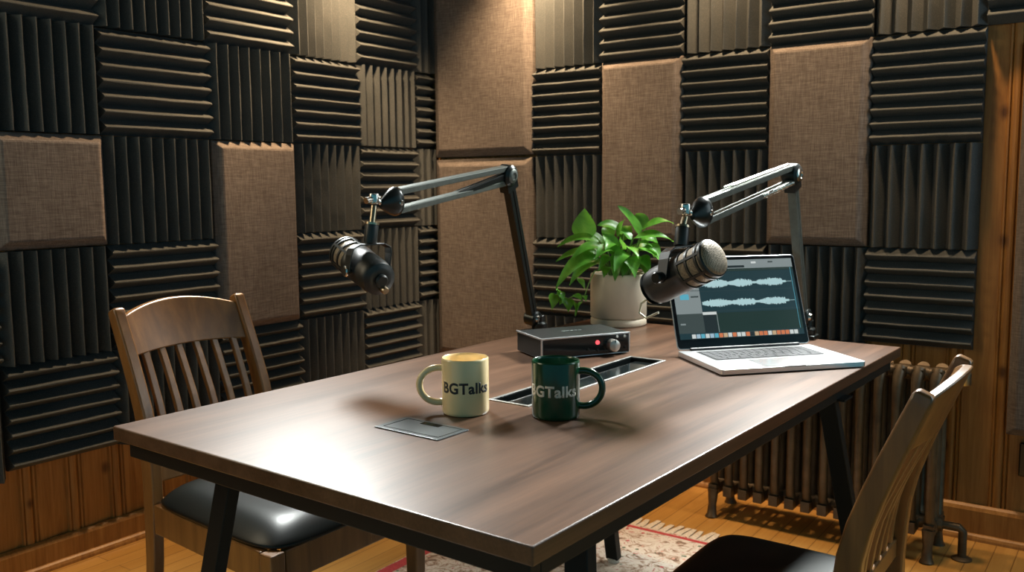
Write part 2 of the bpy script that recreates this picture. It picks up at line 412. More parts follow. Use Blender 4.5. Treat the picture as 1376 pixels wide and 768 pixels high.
# cable tray let into the top
cx, cy = (hx0+hx1)/2, (hy0+hy1)/2; hw, hl = (hx1-hx0)/2, (hy1-hy0)/2
m = MB(); g = .0015
m.box((hx0+g, hy0+g, TH-.045), (hx1-g, hy1-g, TH-.042))
for (x0, x1, y0, y1) in ((hx0+.001, hx0+.004, hy0+g, hy1-g), (hx1-.004, hx1-.001, hy0+g, hy1-g), (hx0+.004, hx1-.004, hy0+g, hy0+.004), (hx0+.004, hx1-.004, hy1-.004, hy1-g)): m.box((x0, y0, TH-.042), (x1, y1, TH-.0005))
tray = m.build('cable_tray', GLOSSB, table)
m = MB(); r = .006
for (x0, x1, y0, y1) in ((hx0-r, hx0+.001, hy0-r, hy1+r), (hx1-.001, hx1+r, hy0-r, hy1+r), (hx0+.001, hx1-.001, hy0-r, hy0+.001), (hx0+.001, hx1-.001, hy1-.001, hy1+r)): m.box((x0, y0, TH+.0002), (x1, y1, TH+.0022))
m.build('tray_frame', plain('dull_metal_rim', (.30,.30,.29), .4, .7), tray, bevel=.0008)
m = MB(); m.box((hx0+.02, hy0+.005, TH-.010), (hx1-.005, hy1-.005, TH-.007)); m.build('tray_lid', GLOSSB, tray)
# flush flap plate
px, py, _ = TLoc(-1.098, 1.242)
m = MB(); m.box((px-.080, py-.043, TH+.0002), (px+.080, py+.043, TH+.0026)); flap = m.build('cable_flap', GREYPL, table, bevel=.0012)
m = MB()
for (x0, x1, y0, y1) in ((-.066, .070, .0335, .0350), (-.066, .070, -.032, -.0308), (-.067, -.0655, -.032, .035), (.070, .0712, -.032, .035)): m.box((px+x0, py+y0, TH+.0024), (px+x1, py+y1, TH+.0030))
m.build('flap_seam', GLOSSB, flap)
m = MB(); m.box((px-.022, py+.020, TH+.0024), (px+.024, py+.034, TH+.0031)); m.build('finger_slot', GLOSSB, flap)

# ------------------------------------------------------------------ chairs
def back_x(z):
    pts = [(0, -.035), (.22, -.008), (.44, 0), (.58, -.010), (.72, -.060), (.88, -.128), (1.0, -.17)]
    for (z0, x0), (z1, x1) in zip(pts, pts[1:]):
        if z <= z1: t = (z-z0)/(z1-z0); return x0 + (x1-x0)*t
def smooth_back(z):
    return (back_x(max(z-.05, 0)) + back_x(z) + back_x(z) + back_x(z+.05))/4
def make_chair(label, loc, rz, SD, WR, WF, SZ, scale=1):
    c = thing('dining_chair', label, 'chair', loc, rz, 'slatted wooden dining chairs at the table')
    c.scale = (scale,)*3
    hw, H = .185, .872
    lx_ = SD-.03; zr_ = SZ-.055
    for s in (-1, 1):
        zs = [0, .12, .24, .36, .44, .50, .56, .62, .68, .74, .80, .85, H-.006, H]
        pts = [(smooth_back(z), s*hw, z) for z in zs]
        sz = [(.030, .034 + .014*max(0, 1-abs(z-.5)/.4)) for z in zs]; sz[-1] = (.022, .022)
        sz = [(a, b) for a, b in sz]
        m = MB(); m.sweep(pts, sz, up=(1, 0, 0)); m.build('back_post', CHAIRW, c, bevel=.005, seg=3, smooth=50)
        m = MB(); m.sweep([(lx_+.002, s*(WF-.022), .0096), (lx_, s*(WF-.022), zr_)], [(.032, .032), (.040, .040)], up=(1, 0, 0)); m.build('leg', CHAIRW, c, bevel=.004)
    # crest rail: arched along its top, bowed towards the wall
    m = MB(); N = 18; vs = []; fs = []
    for i in range(N+1):
        t = -1 + 2*i/N; y = t*(hw-.013); bow = -.024*(1-t*t); arch = .030*(1-t*t)
        zb_, zt_ = .752 + .008*(1-t*t), .852 + arch
        for z, d in ((zb_, -.010), (zb_, .010), (zt_, .010), (zt_, -.010)): vs.append((smooth_back(z) + bow + d, y, z))
    for i in range(N):
        for k in range(4): a = i*4+k; b = i*4+(k+1) % 4; fs.append((a, a+4, b+4, b))
    fs += [(0, 1, 2, 3), tuple(N*4+q for q in (3, 2, 1, 0))]
    m.add(vs, fs); m.build('crest_rail', CHAIRW, c, bevel=.004, seg=3, smooth=45)
    m = MB(); m.box((smooth_back(.46)-.010, -hw+.015, .436), (smooth_back(.46)+.010, hw-.015, .478)); m.build('lower_rail', CHAIRW, c, bevel=.004)
    for k in range(6):
        t = -1 + 2*(k+.5)/6; y = t*(hw-.022)
        zs = [.474, .53, .58, .63, .68, .72, .765]; pts = [(smooth_back(z) - .024*(1-t*t)*max(0, (z-.474)/.29), y, z) for z in zs]
        m = MB(); m.sweep(pts, (.020, .012), up=(1, 0, 0)); m.build('slat', CHAIRW, c, bevel=.003, seg=2)
    m = MB()
    for s in (-1, 1): m.sweep([(.024, s*(WR-.014), zr_-.037), (lx_-.022, s*(WF-.018), zr_-.037)], (.022, .074))
    m.box((lx_-.002, -WF+.045, zr_-.074), (lx_+.018, WF-.045, zr_)); m.box((-.012, -.165, zr_-.074), (.012, .165, zr_))
    m.build('seat_frame', CHAIRW, c, bevel=.003)
    # padded seat
    m = MB(); n = 22; vs = []; fs = []
    def pt(i, j, top):
        u = -1 + 2*i/n; v = -1 + 2*j/n
        # squircle outline
        k = (abs(u)**6 + abs(v)**6)**(1/6) if (u or v) else 1
        mm = max(abs(u), abs(v)); sfac = mm/k if k else 1
        x, y = u*sfac, v*sfac
        edge = max(0, (mm-.62)/.38)
        hw_ = WR + (WF-WR)*(1+x)/2
        z = (SZ-.045 + .040*(1-edge**2.6) + .006*(1-mm)) if top else SZ-.053
        return (.002+SD/2 + x*SD/2, y*hw_, z)
    for top in (0, 1):
        for j in range(n+1):
            for i in range(n+1): vs.append(pt(i, j, top))
    q = (n+1)**2; I = lambda i, j, t: t*q + j*(n+1) + i
    for j in range(n):
        for i in range(n):
            fs.append((I(i,j,1), I(i+1,j,1), I(i+1,j+1,1), I(i,j+1,1))); fs.append((I(i,j,0), I(i,j+1,0), I(i+1,j+1,0), I(i+1,j,0)))
    for i in range(n):
        fs.append((I(i,0,0), I(i+1,0,0), I(i+1,0,1), I(i,0,1))); fs.append((I(i+1,n,0), I(i,n,0), I(i,n,1), I(i+1,n,1)))
        fs.append((I(0,i+1,0), I(0,i,0), I(0,i,1), I(0,i+1,1))); fs.append((I(n,i,0), I(n,i+1,0), I(n,i+1,1), I(n,i,1)))
    m.add(vs, fs); m.build('seat', VINYL, c, smooth=60, sub=1)
    return c
make_chair('wooden slat-back chair with black padded seat between left wall and table', (-2.030, 1.462, 0), 0, .535, .205, .252, .445)
make_chair('wooden slat-back chair cut by the frame, seen side-on by the radiator', (-.408, 1.721, 0), math.pi, .39, .175, .18, .432, .962)

# ------------------------------------------------------------------ mugs
def text_on_cylinder(word, size, r, z, a_mid, flip=1, bold=.030):
    cu = bpy.data.curves.new('t', 'FONT'); cu.body = word; cu.size = size; cu.align_x = 'CENTER'; cu.align_y = 'CENTER'
    cu.offset = bold*size; cu.resolution_u = 6; cu.space_character = 1.06
    ob = bpy.data.objects.new('t', cu); C.objects.link(ob)
    bpy.context.view_layer.update()
    dg = bpy.context.evaluated_depsgraph_get(); me = bpy.data.meshes.new_from_object(ob.evaluated_get(dg))
    bpy.data.objects.remove(ob); bpy.data.curves.remove(cu)
    import bmesh
    bm = bmesh.new(); bm.from_mesh(me)
    bmesh.ops.triangulate(bm, faces=bm.faces[:])
    for _ in range(2):
        bmesh.ops.subdivide_edges(bm, edges=[e for e in bm.edges if e.calc_length() > size*.09], cuts=1)
    bmesh.ops.triangulate(bm, faces=bm.faces[:])
    xs = [v.co.x for v in bm.verts]; xm = (min(xs)+max(xs))/2
    for v in bm.verts:
        a = a_mid + (v.co.x-xm)/r; v.co = Vector((r*math.cos(a), r*math.sin(a), z + v.co.y))
    ext = bmesh.ops.extrude_face_region(bm, geom=bm.faces[:])
    for v in [g for g in ext['geom'] if isinstance(g, bmesh.types.BMVert)]:
        v.co.x *= 1 - .0009/r; v.co.y *= 1 - .0009/r
    bmesh.ops.recalc_face_normals(bm, faces=bm.faces[:])
    bm.to_mesh(me); bm.free(); return me
def mug(label, loc, mat, ink, hang, text_ang):
    g = thing('coffee_mug', label, 'mug', loc, 0, 'lettered coffee mugs on the table')
    r, h = .0470, .112
    prof = [(0, .0006), (r-.009, .0006), (r-.006, 0), (r-.003, .0006), (r-.0008, .003), (r, .008), (r, h-.004), (r-.0004, h-.0016), (r-.002, h), (r-.0036, h-.0014), (r-.0042, h-.005), (r-.0042, .016), (r-.008, .009), (r-.016, .006), (0, .006)]
    MB().lathe(prof, 72).build('body', mat, g, smooth=50)
    m = MB(); d = Vector((math.cos(hang), math.sin(hang), 0)); pts = []
    for k in range(25):
        t = k/24; a = math.radians(104 - 208*t)
        x = r - .004 + .001 + max(0, .0375*math.cos(a) + .0095); z = .058 + .0335*math.sin(a)*(1.0 if a > 0 else 1.08)
        if k in (0, 24): x = r - .003
        pts.append(d*x + Vector((0, 0, z)))
    rad = [.0068 if 0 < k < 24 else .0080 for k in range(25)]
    m.tube(pts, rad, 14); m.build('handle', mat, g, smooth=60)
    me = text_on_cylinder('BGTalks', .0295, r+.0004, .056, text_ang); me.materials.append(ink)
    t = bpy.data.objects.new('lettering', me); C.objects.link(t); t.parent = g
    return g
ang = lambda x, y: math.atan2(-y, -x)
mug('cream mug with black lettering and its handle towards the chair', (-1.108, 1.388, TH), CREAM, INK, math.radians(35.5+180+4), ang(-1.108, 1.388) + math.radians(1))
mug('dark green mug with pale lettering beside the long cable tray', (-.942, 1.462, TH), GREEN, INKW, math.radians(35.5-10), ang(-.942, 1.462) - math.radians(9))

# ------------------------------------------------------------------ audio interface
ix, iy = -1.272, 1.906; ia = math.atan2(2.126-1.906, -1.139+1.272)
itf = thing('audio_interface', 'black box audio interface with silver edges, red light and round knob', 'audio interface', (ix, iy, TH+.0004), ia)
W, D, Hh = .262, .158, .058
MB().box((.002, .002, .003), (W-.002, D, Hh)).build('case', IBLACK, itf, bevel=.003)
MB().box((.005, -.0015, .006), (W-.005, .003, Hh-.004)).build('front_panel', GLOSSB, itf, bevel=.001)
m = MB(); e = .0042
m.box((0, -.0018, Hh-e), (W, .003, Hh+.0006)); m.box((0, -.0018, .004), (e, .003, Hh-e)); m.box((W-e, -.0018, .004), (W, .003, Hh-e)); m.box((e, -.0018, .003), (W-e, .003, .0055)); m.box((-.0006, .003, Hh-e), (e, D, Hh+.0006))
m.build('edge_trim', ALU, itf, bevel=.0014)
m = MB(); m.lathe([(0, .021), (.0135, .021), (.0155, .0195), (.0165, .002), (.0165, 0)], 32, (.205, -.0018, .0275), (0, -1, 0)); kn = m.build('volume_knob', plain('brushed_silver_knob', (.55,.52,.47), .35, .9), itf, smooth=40)
m = MB(); m.box((.204, -.0242, .036), (.206, -.0222, .043)); m.build('pointer_line', GLOSSB, kn)
m = MB(); m.lathe([(0, .004), (.0052, .0035), (.006, 0)], 20, (.163, -.0016, .037), (0, -1, 0)); m.build('indicator_light', emit('red_led', (1, .10, .12), 1.6), itf, smooth=60)
for k, (x, z, mt) in enumerate(((.222, .049, 'w'), (.245, .048, 'w'), (.246, .018, 'g'), (.135, .020, 'g'), (.163, .016, 'g'))):
    m = MB(); m.lathe([(0, .003), (.0032, .0028), (.0036, 0)], 14, (x, -.0016, z), (0, -1, 0)); m.build('button', plain('pale_button', (.7,.7,.66), .4) if mt == 'w' else IBLACK, itf, smooth=60)
m = MB()
for k in range(5): m.box((.105+k*.012, .085, Hh), (.113+k*.012, .092, Hh+.0005))
m.build('top_marking', plain('grey_print', (.16,.19,.18), .5), itf)
for sx in (.02, W-.02):
    for sy in (.02, D-.02):
        m = MB(); m.lathe([(0, 0), (.007, 0), (.008, .004), (0, .004)], 12, (sx, sy, 0)); m.build('rubber_foot', CORD, itf)

# ------------------------------------------------------------------ laptop
A = Vector((-.816, 1.985, TH+.0004)); lx = Vector((.658, .753, 0)).normalized(); la = math.atan2(lx.y, lx.x)
lap = thing('laptop', 'open silver laptop showing two sound waveforms at the far end of the table', 'laptop', A, la)
LW, LD, LT = .384, .258, .0145
def rrect(x0, y0, x1, y1, r, n=6):
    out = []
    for cx_, cy_, a0 in ((x1-r, y0+r, -90), (x1-r, y1-r, 0), (x0+r, y1-r, 90), (x0+r, y0+r, 180)):
        for k in range(n+1): a = math.radians(a0 + 90*k/n); out.append((cx_ + r*math.cos(a), cy_ + r*math.sin(a)))
    return out
MB().prism(rrect(0, 0, LW, LD, .010), .0015, LT).build('base', ALU, lap, bevel=.0012, smooth=40)
m = MB(); m.prism(rrect(.040, .112, LW-.040, LD-.028, .004), LT-.0003, LT+.0004); kb = m.build('keyboard', KEYS, lap)
ROWS = [14, 14, 14, 13, 12, 9]
for r_, nk in enumerate(ROWS):
    wk = (LW-.088)/nk; m = MB()
    for k in range(nk):
        x = .044 + k*wk; y = .115 + (5-r_)*.0186
        m.prism(rrect(x+.0008, y+.001, x+wk-.0012, y+.0168, .0018, 3), LT+.0003, LT+.0016)
    m.build('key_row', plain('charcoal_keys', (.014,.016,.020), .6), kb)
m = MB(); m.prism(rrect(LW/2-.075, .010, LW/2+.075, .098, .005), LT-.0002, LT+.0003); m.build('trackpad', plain('smooth_aluminium', (.66,.67,.68), .22, .7, .03, 12), lap)
m = MB(); m.prism(rrect(LW/2-.028, -.0006, LW/2+.028, .004, .0015), LT-.0022, LT+.0002); m.build('thumb_notch', plain('dark_notch', (.2,.2,.2), .4, .5), lap)
m = MB(); m.tube([(.035, LD-.006, LT+.002), (LW-.035, LD-.006, LT+.002)], .0055, 16); m.build('hinge', KEYS, lap, smooth=50)
for sx in (.03, LW-.03):
    for sy in (.03, LD-.03):
        m = MB(); m.lathe([(0, 0), (.006, 0), (.007, .0018), (0, .0018)], 12, (sx, sy, 0)); m.build('rubber_foot', CORD, lap)
tilt = math.radians(22); LH = .252
lidM = Matrix.Translation((0, LD-.004, LT+.003)) @ Matrix.Rotation(-tilt, 4, 'X')   # local x across, z up the lid, -y to the user
def lidmesh(m): return m.xf(lidM)
def lprism(m, poly, y0, y1):
    n = len(poly); vs = [(x, y0, z) for x, z in poly] + [(x, y1, z) for x, z in poly]
    return m.add(vs, [tuple(range(n)), tuple(range(n, 2*n))[::-1]] + [((i+1) % n, i, i+n, (i+1) % n+n) for i in range(n)])
m = MB(); lprism(m, rrect(0, 0, LW, LH, .010), 0, .0052); lid = lidmesh(m).build('screen_lid', ALU, lap, bevel=.001, smooth=40)
m = MB(); lprism(m, rrect(.002, .002, LW-.002, LH-.002, .009), -.0012, .0002); lidmesh(m).build('bezel', BEZEL, lid)
SX0, SX1, SZ0, SZ1 = .011, LW-.011, .026, LH-.011
m = MB(); DEP = [-.0016]
scr_mats = [emit('screen_deep_teal', (.010,.034,.042), 1.0), emit('screen_pale_grey', (.22,.26,.26), 1.0), emit('screen_mid_grey', (.045,.062,.060), 1.0), emit('screen_waveform', (.42,.62,.64), 1.0),
            emit('screen_white', (.62,.66,.64), 1.0), emit('screen_ink', (.012,.02,.022), 1.0), emit('screen_blue', (.10,.40,.52), 1.0), emit('screen_orange', (.62,.18,.07), 1.0),
            emit('screen_tan', (.55,.38,.22), 1.0), emit('screen_dark_green', (.010,.028,.022), 1.0), emit('screen_sky', (.35,.50,.60), 1.0)]
def sq(u0, v0, u1, v1, mi, lay=1):
    m.mi = mi; x0, x1 = SX0+(SX1-SX0)*u0, SX0+(SX1-SX0)*u1; z0, z1 = SZ1-(SZ1-SZ0)*v0, SZ1-(SZ1-SZ0)*v1; y = -.0014-.00012*lay
    m.add([(x0, y, z1), (x1, y, z1), (x1, y, z0), (x0, y, z0)], [(0, 1, 2, 3)])
sq(0, 0, 1, 1, 0, 0)
sq(0, 0, 1, .115, 1); sq(.20, .075, .60, .105, 5, 2); sq(.32, .022, .40, .05, 2, 2); sq(.66, .03, .70, .055, 4, 2); sq(.80, .03, .84, .05, 2, 2); sq(.2, .115, 1, .15, 9)
for k in range(46): u = .21+k*.0168; sq(u, .122+.012*random.random(), u+.008, .140, 2, 2)
sq(0, .115, .205, .68, 1); sq(.0, .385, .205, .392, 2, 2); sq(.045, .43, .115, .50, 6, 2); sq(.13, .455, .19, .475, 2, 2); sq(.03, .20, .17, .215, 2, 2); sq(.03, .26, .15, .275, 2, 2); sq(.03, .33, .16, .345, 2, 2)
sq(0, .68, .205, .925, 2); sq(.02, .80, .06, .82, 1, 2); sq(.205, .68, 1, .925, 9)
sq(.205, .665, .315, .70, 4, 2); sq(.205, .70, .305, .925, 5, 2); sq(.313, .70, .318, .925, 1, 2)
sq(.205, .40, 1, .402, 2); sq(.975, .12, .978, .92, 6, 2); sq(.205, .655, 1, .658, 2)
rw = random.Random(3)
for vc in (.305, .555):
    for k in range(118):
        u = .215 + k*.0060; t = k/118
        env = .25 + .75*abs(math.sin(t*9.5))*(.5+.5*math.sin(t*4.1+.6)) if t < .60 else (.10 if t < .66 else .35+.5*math.sin((t-.66)*9.0))
        if t > .95: env *= .25
        h = (.010 + .055*env*rw.uniform(.45, 1.0)); sq(u, vc-h, u+.0063, vc+h*.95, 3, 2)
    sq(.215, vc-.0025, .97, vc+.0025, 3, 3)
sq(0, .925, 1, 1, 0); sq(.09, .935, .96, .998, 2, 2)
dock = [4, 10, 6, 4, 10, 6, 7, 8, 4, 7, 4, 4, 7, 5, 8, 7, 7, 4, 8, 7, 7, 7, 4, 4]
for k, mi in enumerate(dock): u = .095 + k*.0358; sq(u, .940, u+.030, .992, mi, 3)
lidmesh(m).build('display', scr_mats, lid)

# ------------------------------------------------------------------ potted plant
CAMZ = math.atan2(.58, .814)
plant = thing('potted_plant', 'leafy green plant trailing from a cream ceramic pot near the corner', 'plant', (-1.412, 2.568, TH+.0004), CAMZ)
R_ = .0905
MB().lathe([(0, .024), (R_-.008, .024), (R_-.003, .026), (R_, .031), (R_, .160), (R_-.001, .164), (R_-.004, .166), (R_-.008, .164), (R_-.009, .158), (R_-.010, .13), (0, .13)], 64).build('pot', POT, plant, smooth=50)
MB().lathe([(0, 0), (R_-.004, 0), (R_-.001, .002), (R_, .005), (R_-.001, .0205), (R_-.004, .0235), (0, .0235)], 64).build('saucer', POT, plant, smooth=50)
m = MB(); m.lathe([(R_-.0105, .138), (R_-.03, .142), (.03, .146), (0, .147)], 32); m.build('soil', SOIL, plant, smooth=60)
def leaf_mesh(base, tip, width, droop=.02, roll=0.0, fold=.25, n=10):
    m = MB(); b, t = Vector(base), Vector(tip); ax = t-b; L = ax.length; d = ax.normalized()
    up = Vector((0, -.55, .85)); side = d.cross(up)
    if side.length < .15: side = d.cross(Vector((0, 1, 0)))
    side.normalize(); nrm = side.cross(d).normalized()
    side, nrm = side*math.cos(roll) + nrm*math.sin(roll), nrm*math.cos(roll) - side*math.sin(roll)
    vs = []; fs = []
    for i in range(n+1):
        s = i/n; w = width/2*(math.sin(math.pi*min(1, s**.62))**.85 if 0 < s < 1 else 0.0)
        c = b + d*L*s + Vector((0, 0, 1))*(droop*4*s*(1-s))
        for k, q in enumerate((-1, -.5, 0, .5, 1)):
            vs.append(c + side*w*q + nrm*(abs(q)*w*fold) + nrm*(.06*width*math.sin(s*7+q*2)*abs(q)))
    for i in range(n):
        for k in range(4): a = i*5+k; fs.append((a, a+1, a+6, a+5))
    return m.add(vs, fs)
U = .000617
def P3(cx_, cy_, y): return ((cx_-440)*U, y, (700-cy_)*U)
leaves = [ # base, tip in the plant's own frame, width, droop, roll
 ((262,250),.00,(262,92),-.01,98,.000,.25),((300,235),.02,(300,125),.03,40,.0,.9),((560,230),.01,(433,80),-.02,62,.006,.1),((585,210),.04,(540,125),.05,60,.01,.5),
 ((560,205),-.01,(716,172),-.03,54,.014,.2),((510,250),-.03,(708,262),-.06,56,.016,.1),((340,262),-.02,(118,288),-.03,48,.020,.1),((350,290),-.04,(183,350),-.07,46,.020,.2),
 ((330,320),-.03,(108,362),-.05,40,.018,.2),((330,345),-.05,(102,496),-.09,66,.036,.3),((350,360),-.04,(172,478),-.10,60,.03,.3),((425,245),-.03,(462,148),-.05,50,.004,.5),
 ((470,225),.02,(330,180),.0,60,.012,.2),((500,255),-.04,(420,205),-.02,50,.01,-.2),((540,300),-.05,(646,388),-.10,84,.026,.2),((520,330),-.05,(625,330),-.09,66,.02,.3),
 ((560,260),.02,(655,300),.01,70,.02,.0),((420,330),-.06,(350,215),-.05,64,.01,.2),((400,310),-.07,(300,345),-.11,56,.02,.1),((470,320),-.07,(395,410),-.12,60,.02,.2),
 ((440,330),-.07,(400,455),-.11,66,.02,-.2),((480,340),-.07,(500,440),-.12,76,.02,.1),((510,350),-.06,(585,430),-.10,76,.02,.2),((450,300),-.06,(430,235),-.10,46,.0,.3),
 ((480,290),-.05,(520,345),-.11,44,.01,.3),((420,280),-.05,(352,300),-.10,52,.012,.1),((400,350),-.05,(318,408),-.10,44,.02,.2),((380,300),.02,(240,240),.02,52,.02,.1),
 ((470,270),.05,(520,190),.07,60,.01,.1),((400,260),.05,(380,190),.07,60,.01,.0),((530,320),.03,(640,355),.05,70,.02,.1),((350,330),.03,(220,330),.05,56,.02,.1),
 ((460,360),-.06,(440,440),-.098,60,.015,.4),((540,380),-.05,(560,435),-.098,58,.014,.2),((370,390),-.05,(345,440),-.10,48,.012,.2),((500,300),-.03,(600,290),-.08,50,.016,.3)]
for (b, yb, t, yt, w, dr, ro) in leaves:
    leaf_mesh(P3(*b, yb), P3(*t, yt), w*U*1.3, dr, ro).build('leaf', LEAF, plant, smooth=70)
m = MB()
for k, (b, yb, t, yt, w, dr, ro) in enumerate(leaves):
    p = Vector(P3(*b, yb)); s0 = Vector((p.x*.35, p.y*.35, .142)); mid = (p+s0)/2 + Vector((0, 0, .012))
    m.tube([s0, mid, p], [.0028, .0022, .0016], 6)
m.build('stems', STEM, plant, smooth=60)
vine = [P3(330,400,-.085), P3(300,405,-.10), P3(270,470,-.10), P3(250,530,-.10), P3(205,525,-.10), P3(165,545,-.10), P3(120,520,-.10), P3(75,525,-.10)]
m = MB(); m.tube(vine, .0022, 8); vn = m.build('trailing_vine', STEM, plant, smooth=60)
for (b, t, w, ro) in (((95,515),(82,600),62,.8),((120,505),(140,560),44,.4),((160,540),(165,610),66,.5),((190,525),(240,560),40,.2),((200,560),(205,625),46,1.0),((235,560),(200,630),38,-.8),((215,440),(250,500),40,.4),((245,530),(255,558),26,.1),((120,512),(105,495),40,.2),((150,560),(120,570),40,.2)):
    leaf_mesh(P3(*b, -.10), P3(*t, -.115), w*U*1.1, .006, ro).build('leaf', LEAF, vn, smooth=70)

# ------------------------------------------------------------------ microphone arms
def unit(v): return Vector(v).normalized()
def mic_arm(label, base, low, elbow, tip, stem_top, spring, clampdir, barw):
    b = Vector(base); g = thing('microphone_boom', label, 'microphone arm', b, 0, 'jointed microphone arms clamped to the table')
    L = lambda p: Vector(p) - b
    low, el, tp, st = L(low), L(elbow), L(tip), L(stem_top)
    cd = unit(clampdir)                       # direction from the clamp over the table edge outwards
    m = MB(); m.box((-.028, -.024, .001), (.028, .024, .012)); m.lathe([(.022, .010), (.024, .014), (.024, .03), (.017, .034), (.017, .055), (0, .055)], 28)
    cl = m.build('clamp', ARM, g, bevel=.002, smooth=40)
    so = cd*.046
    m = MB(); m.sweep([so*.5 + Vector((0, 0, .006)), so*1.15 + Vector((0, 0, .006)), so*1.15 + Vector((0, 0, -.100)), so*.2 + Vector((0, 0, -.100))], (.009, .034), up=tuple(cd.cross(Vector((0,0,1))))); m.build('clamp_jaw', ARM, cl)
    m = MB(); m.tube([so*.2 + Vector((0, 0, -.130)), so*.2 + Vector((0, 0, -.0635))], .006, 12); m.lathe([(0, 0), (.016, 0), (.017, .004), (.017, .012), (0, .012)], 20, so*.2 + Vector((0, 0, -.140))); m.build('clamp_screw', BRASS, cl, smooth=40)
    # lower limb: two square tubes side by side
    d1 = unit(el-low); sd = unit(d1.cross(unit(tp-el)))          # hinge axis
    in1 = unit(sd.cross(d1))
    m = MB(); m.lathe([(0, -.020), (.020, -.020), (.024, -.016), (.024, .016), (.020, .020), (0, .020)], 28, low, sd); m.tube([(0,0,.05), low], .013, 14); m.build('base_joint', ARM, g, smooth=40)
    m = MB(); m.lathe([(0, .006), (.010, .006), (.012, 0)], 20, low + sd*.020, sd); m.lathe([(0, .006), (.010, .006), (.012, 0)], 20, low - sd*.020, -sd); m.build('joint_cap', CHROME, g, smooth=40)
    for s in (-1, 1):
        o_ = in1*s*barw*.62
        m = MB(); m.sweep([low + d1*.012 + o_, el - d1*.012 + o_], (.024, barw), up=tuple(in1)); m.build('lower_bar', ARMBAR if spring else ARM, g, bevel=.002)
    # elbow
    m = MB(); m.lathe([(0, -.022), (.022, -.022), (.029, -.016), (.030, 0), (.029, .016), (.022, .022), (0, .022)], 32, el, sd)
    m.sweep([el - d1*.045, el], (.030, .048), up=tuple(in1)); ej = m.build('elbow_joint', ARM, g, smooth=40)
    m = MB()
    for s in (-1, 1): m.lathe([(.020, 0), (.017, .003), (.010, .004), (.009, .002), (0, .002)], 28, el + sd*s*.022, sd*s)
    m.build('elbow_cap', CHROME if spring else ARMBAR, ej, smooth=40)
    # upper limb
    d2 = unit(tp-el); in2 = unit(sd.cross(d2)); gap = .023
    ends = []
    for s in (-1, 1):
        p, q = el + in2*s*(gap*.85) + d2*.012, tp + in2*s*gap - d2*.012
        m = MB(); m.sweep([p, q], (.022, .0155), up=tuple(in2)); m.build('upper_bar', ARMBAR, g, bevel=.0022)
        ends.append((p, q))
    upper = max(ends, key=lambda e: e[1].z); lower = min(ends, key=lambda e: e[1].z)
    if spring:
        p = upper[0] + (upper[1]-upper[0])*.04 + Vector((0,0,.012)); q = upper[0] + (upper[1]-upper[0])*.80 + Vector((0,0,.014)); pts = []
        m = MB(); m.tube([p, q], .0032, 8)
        m.tube([p + sd*.008, q + sd*.008 - (q-p)*.06], .0026, 8)
        m.build('tension_rod', CHROME, g, smooth=50)
        p = lower[0] + (lower[1]-lower[0])*.02; q = lower[0] + (lower[1]-lower[0])*.42
        m = MB(); n = 26*8
        for k in range(n+1):
            a = 2*math.pi*k/8; pts.append(p + (q-p)*k/n + sd*.010 + (in2*math.cos(a) + sd*math.sin(a))*.0058)
        m.tube(pts, .0016, 6); m.build('coil_spring', CHROME, g, smooth=60)
    else:
        p = el + d2*.02; q = lower[0] + (lower[1]-lower[0])*.52
        m = MB(); m.sweep([p + sd*.006, q + sd*.004], [(.014, .018), (.012, .012)], up=tuple(in2)); m.tube([p - sd*.010, q - sd*.010], .006, 10); m.build('gas_strut', ARM, g, bevel=.002)
    # end joint: rounded bell shaped housing
    fw = unit(st-tp)
    m = MB(); m.lathe([(0, -.014), (.029, -.014), (.034, -.010), (.0355, -.002), (.034, .006), (.028, .018), (.020, .030), (.013, .041), (.009, .047), (0, .048)], 32, tp, d2)
    m.v = [tuple(Vector(v) - sd*((Vector(v)-tp).dot(sd))*.30) for v in m.v]
    hd = m.build('end_joint', ARM, g, smooth=50)
    m = MB()
    for s in (-1, 1): m.lathe([(0, .004), (.006, .0035), (.007, 0)], 18, tp + sd*s*.0225, sd*s)
    m.build('joint_screw', CHROME, hd, smooth=50)
    m = MB(); m.tube([tp + d2*.038, st], .0065, 12); m.lathe([(0, -.012), (.011, -.012), (.012, -.009), (.012, .009), (.011, .012), (0, .012)], 20, st, (0, 0, 1)); m.tube([st - d2*.016, st + d2*.026], .0075, 12)
    m.build('swivel', CHROME, hd, smooth=40)
    return g
SL = (-1.485, 1.532, 1.146); SR = (-.853, 1.853, 1.118)
mic_arm('black microphone arm with dark lower limb clamped behind the audio interface', (-1.530, 2.285, TH+.0003), (-1.546, 2.270, .772), (-1.473, 2.043, 1.203), (-1.478, 1.593, 1.139), SL, False, (-1, 0, 0), .013)
mic_arm('grey microphone arm with steel springs clamped behind the laptop', (-.815, 2.610, TH+.0003), (-.825, 2.600, .79), (-.817, 2.449, 1.197), (-.838, 1.908, 1.110), SR, True, (0, 1, 0), .0115)

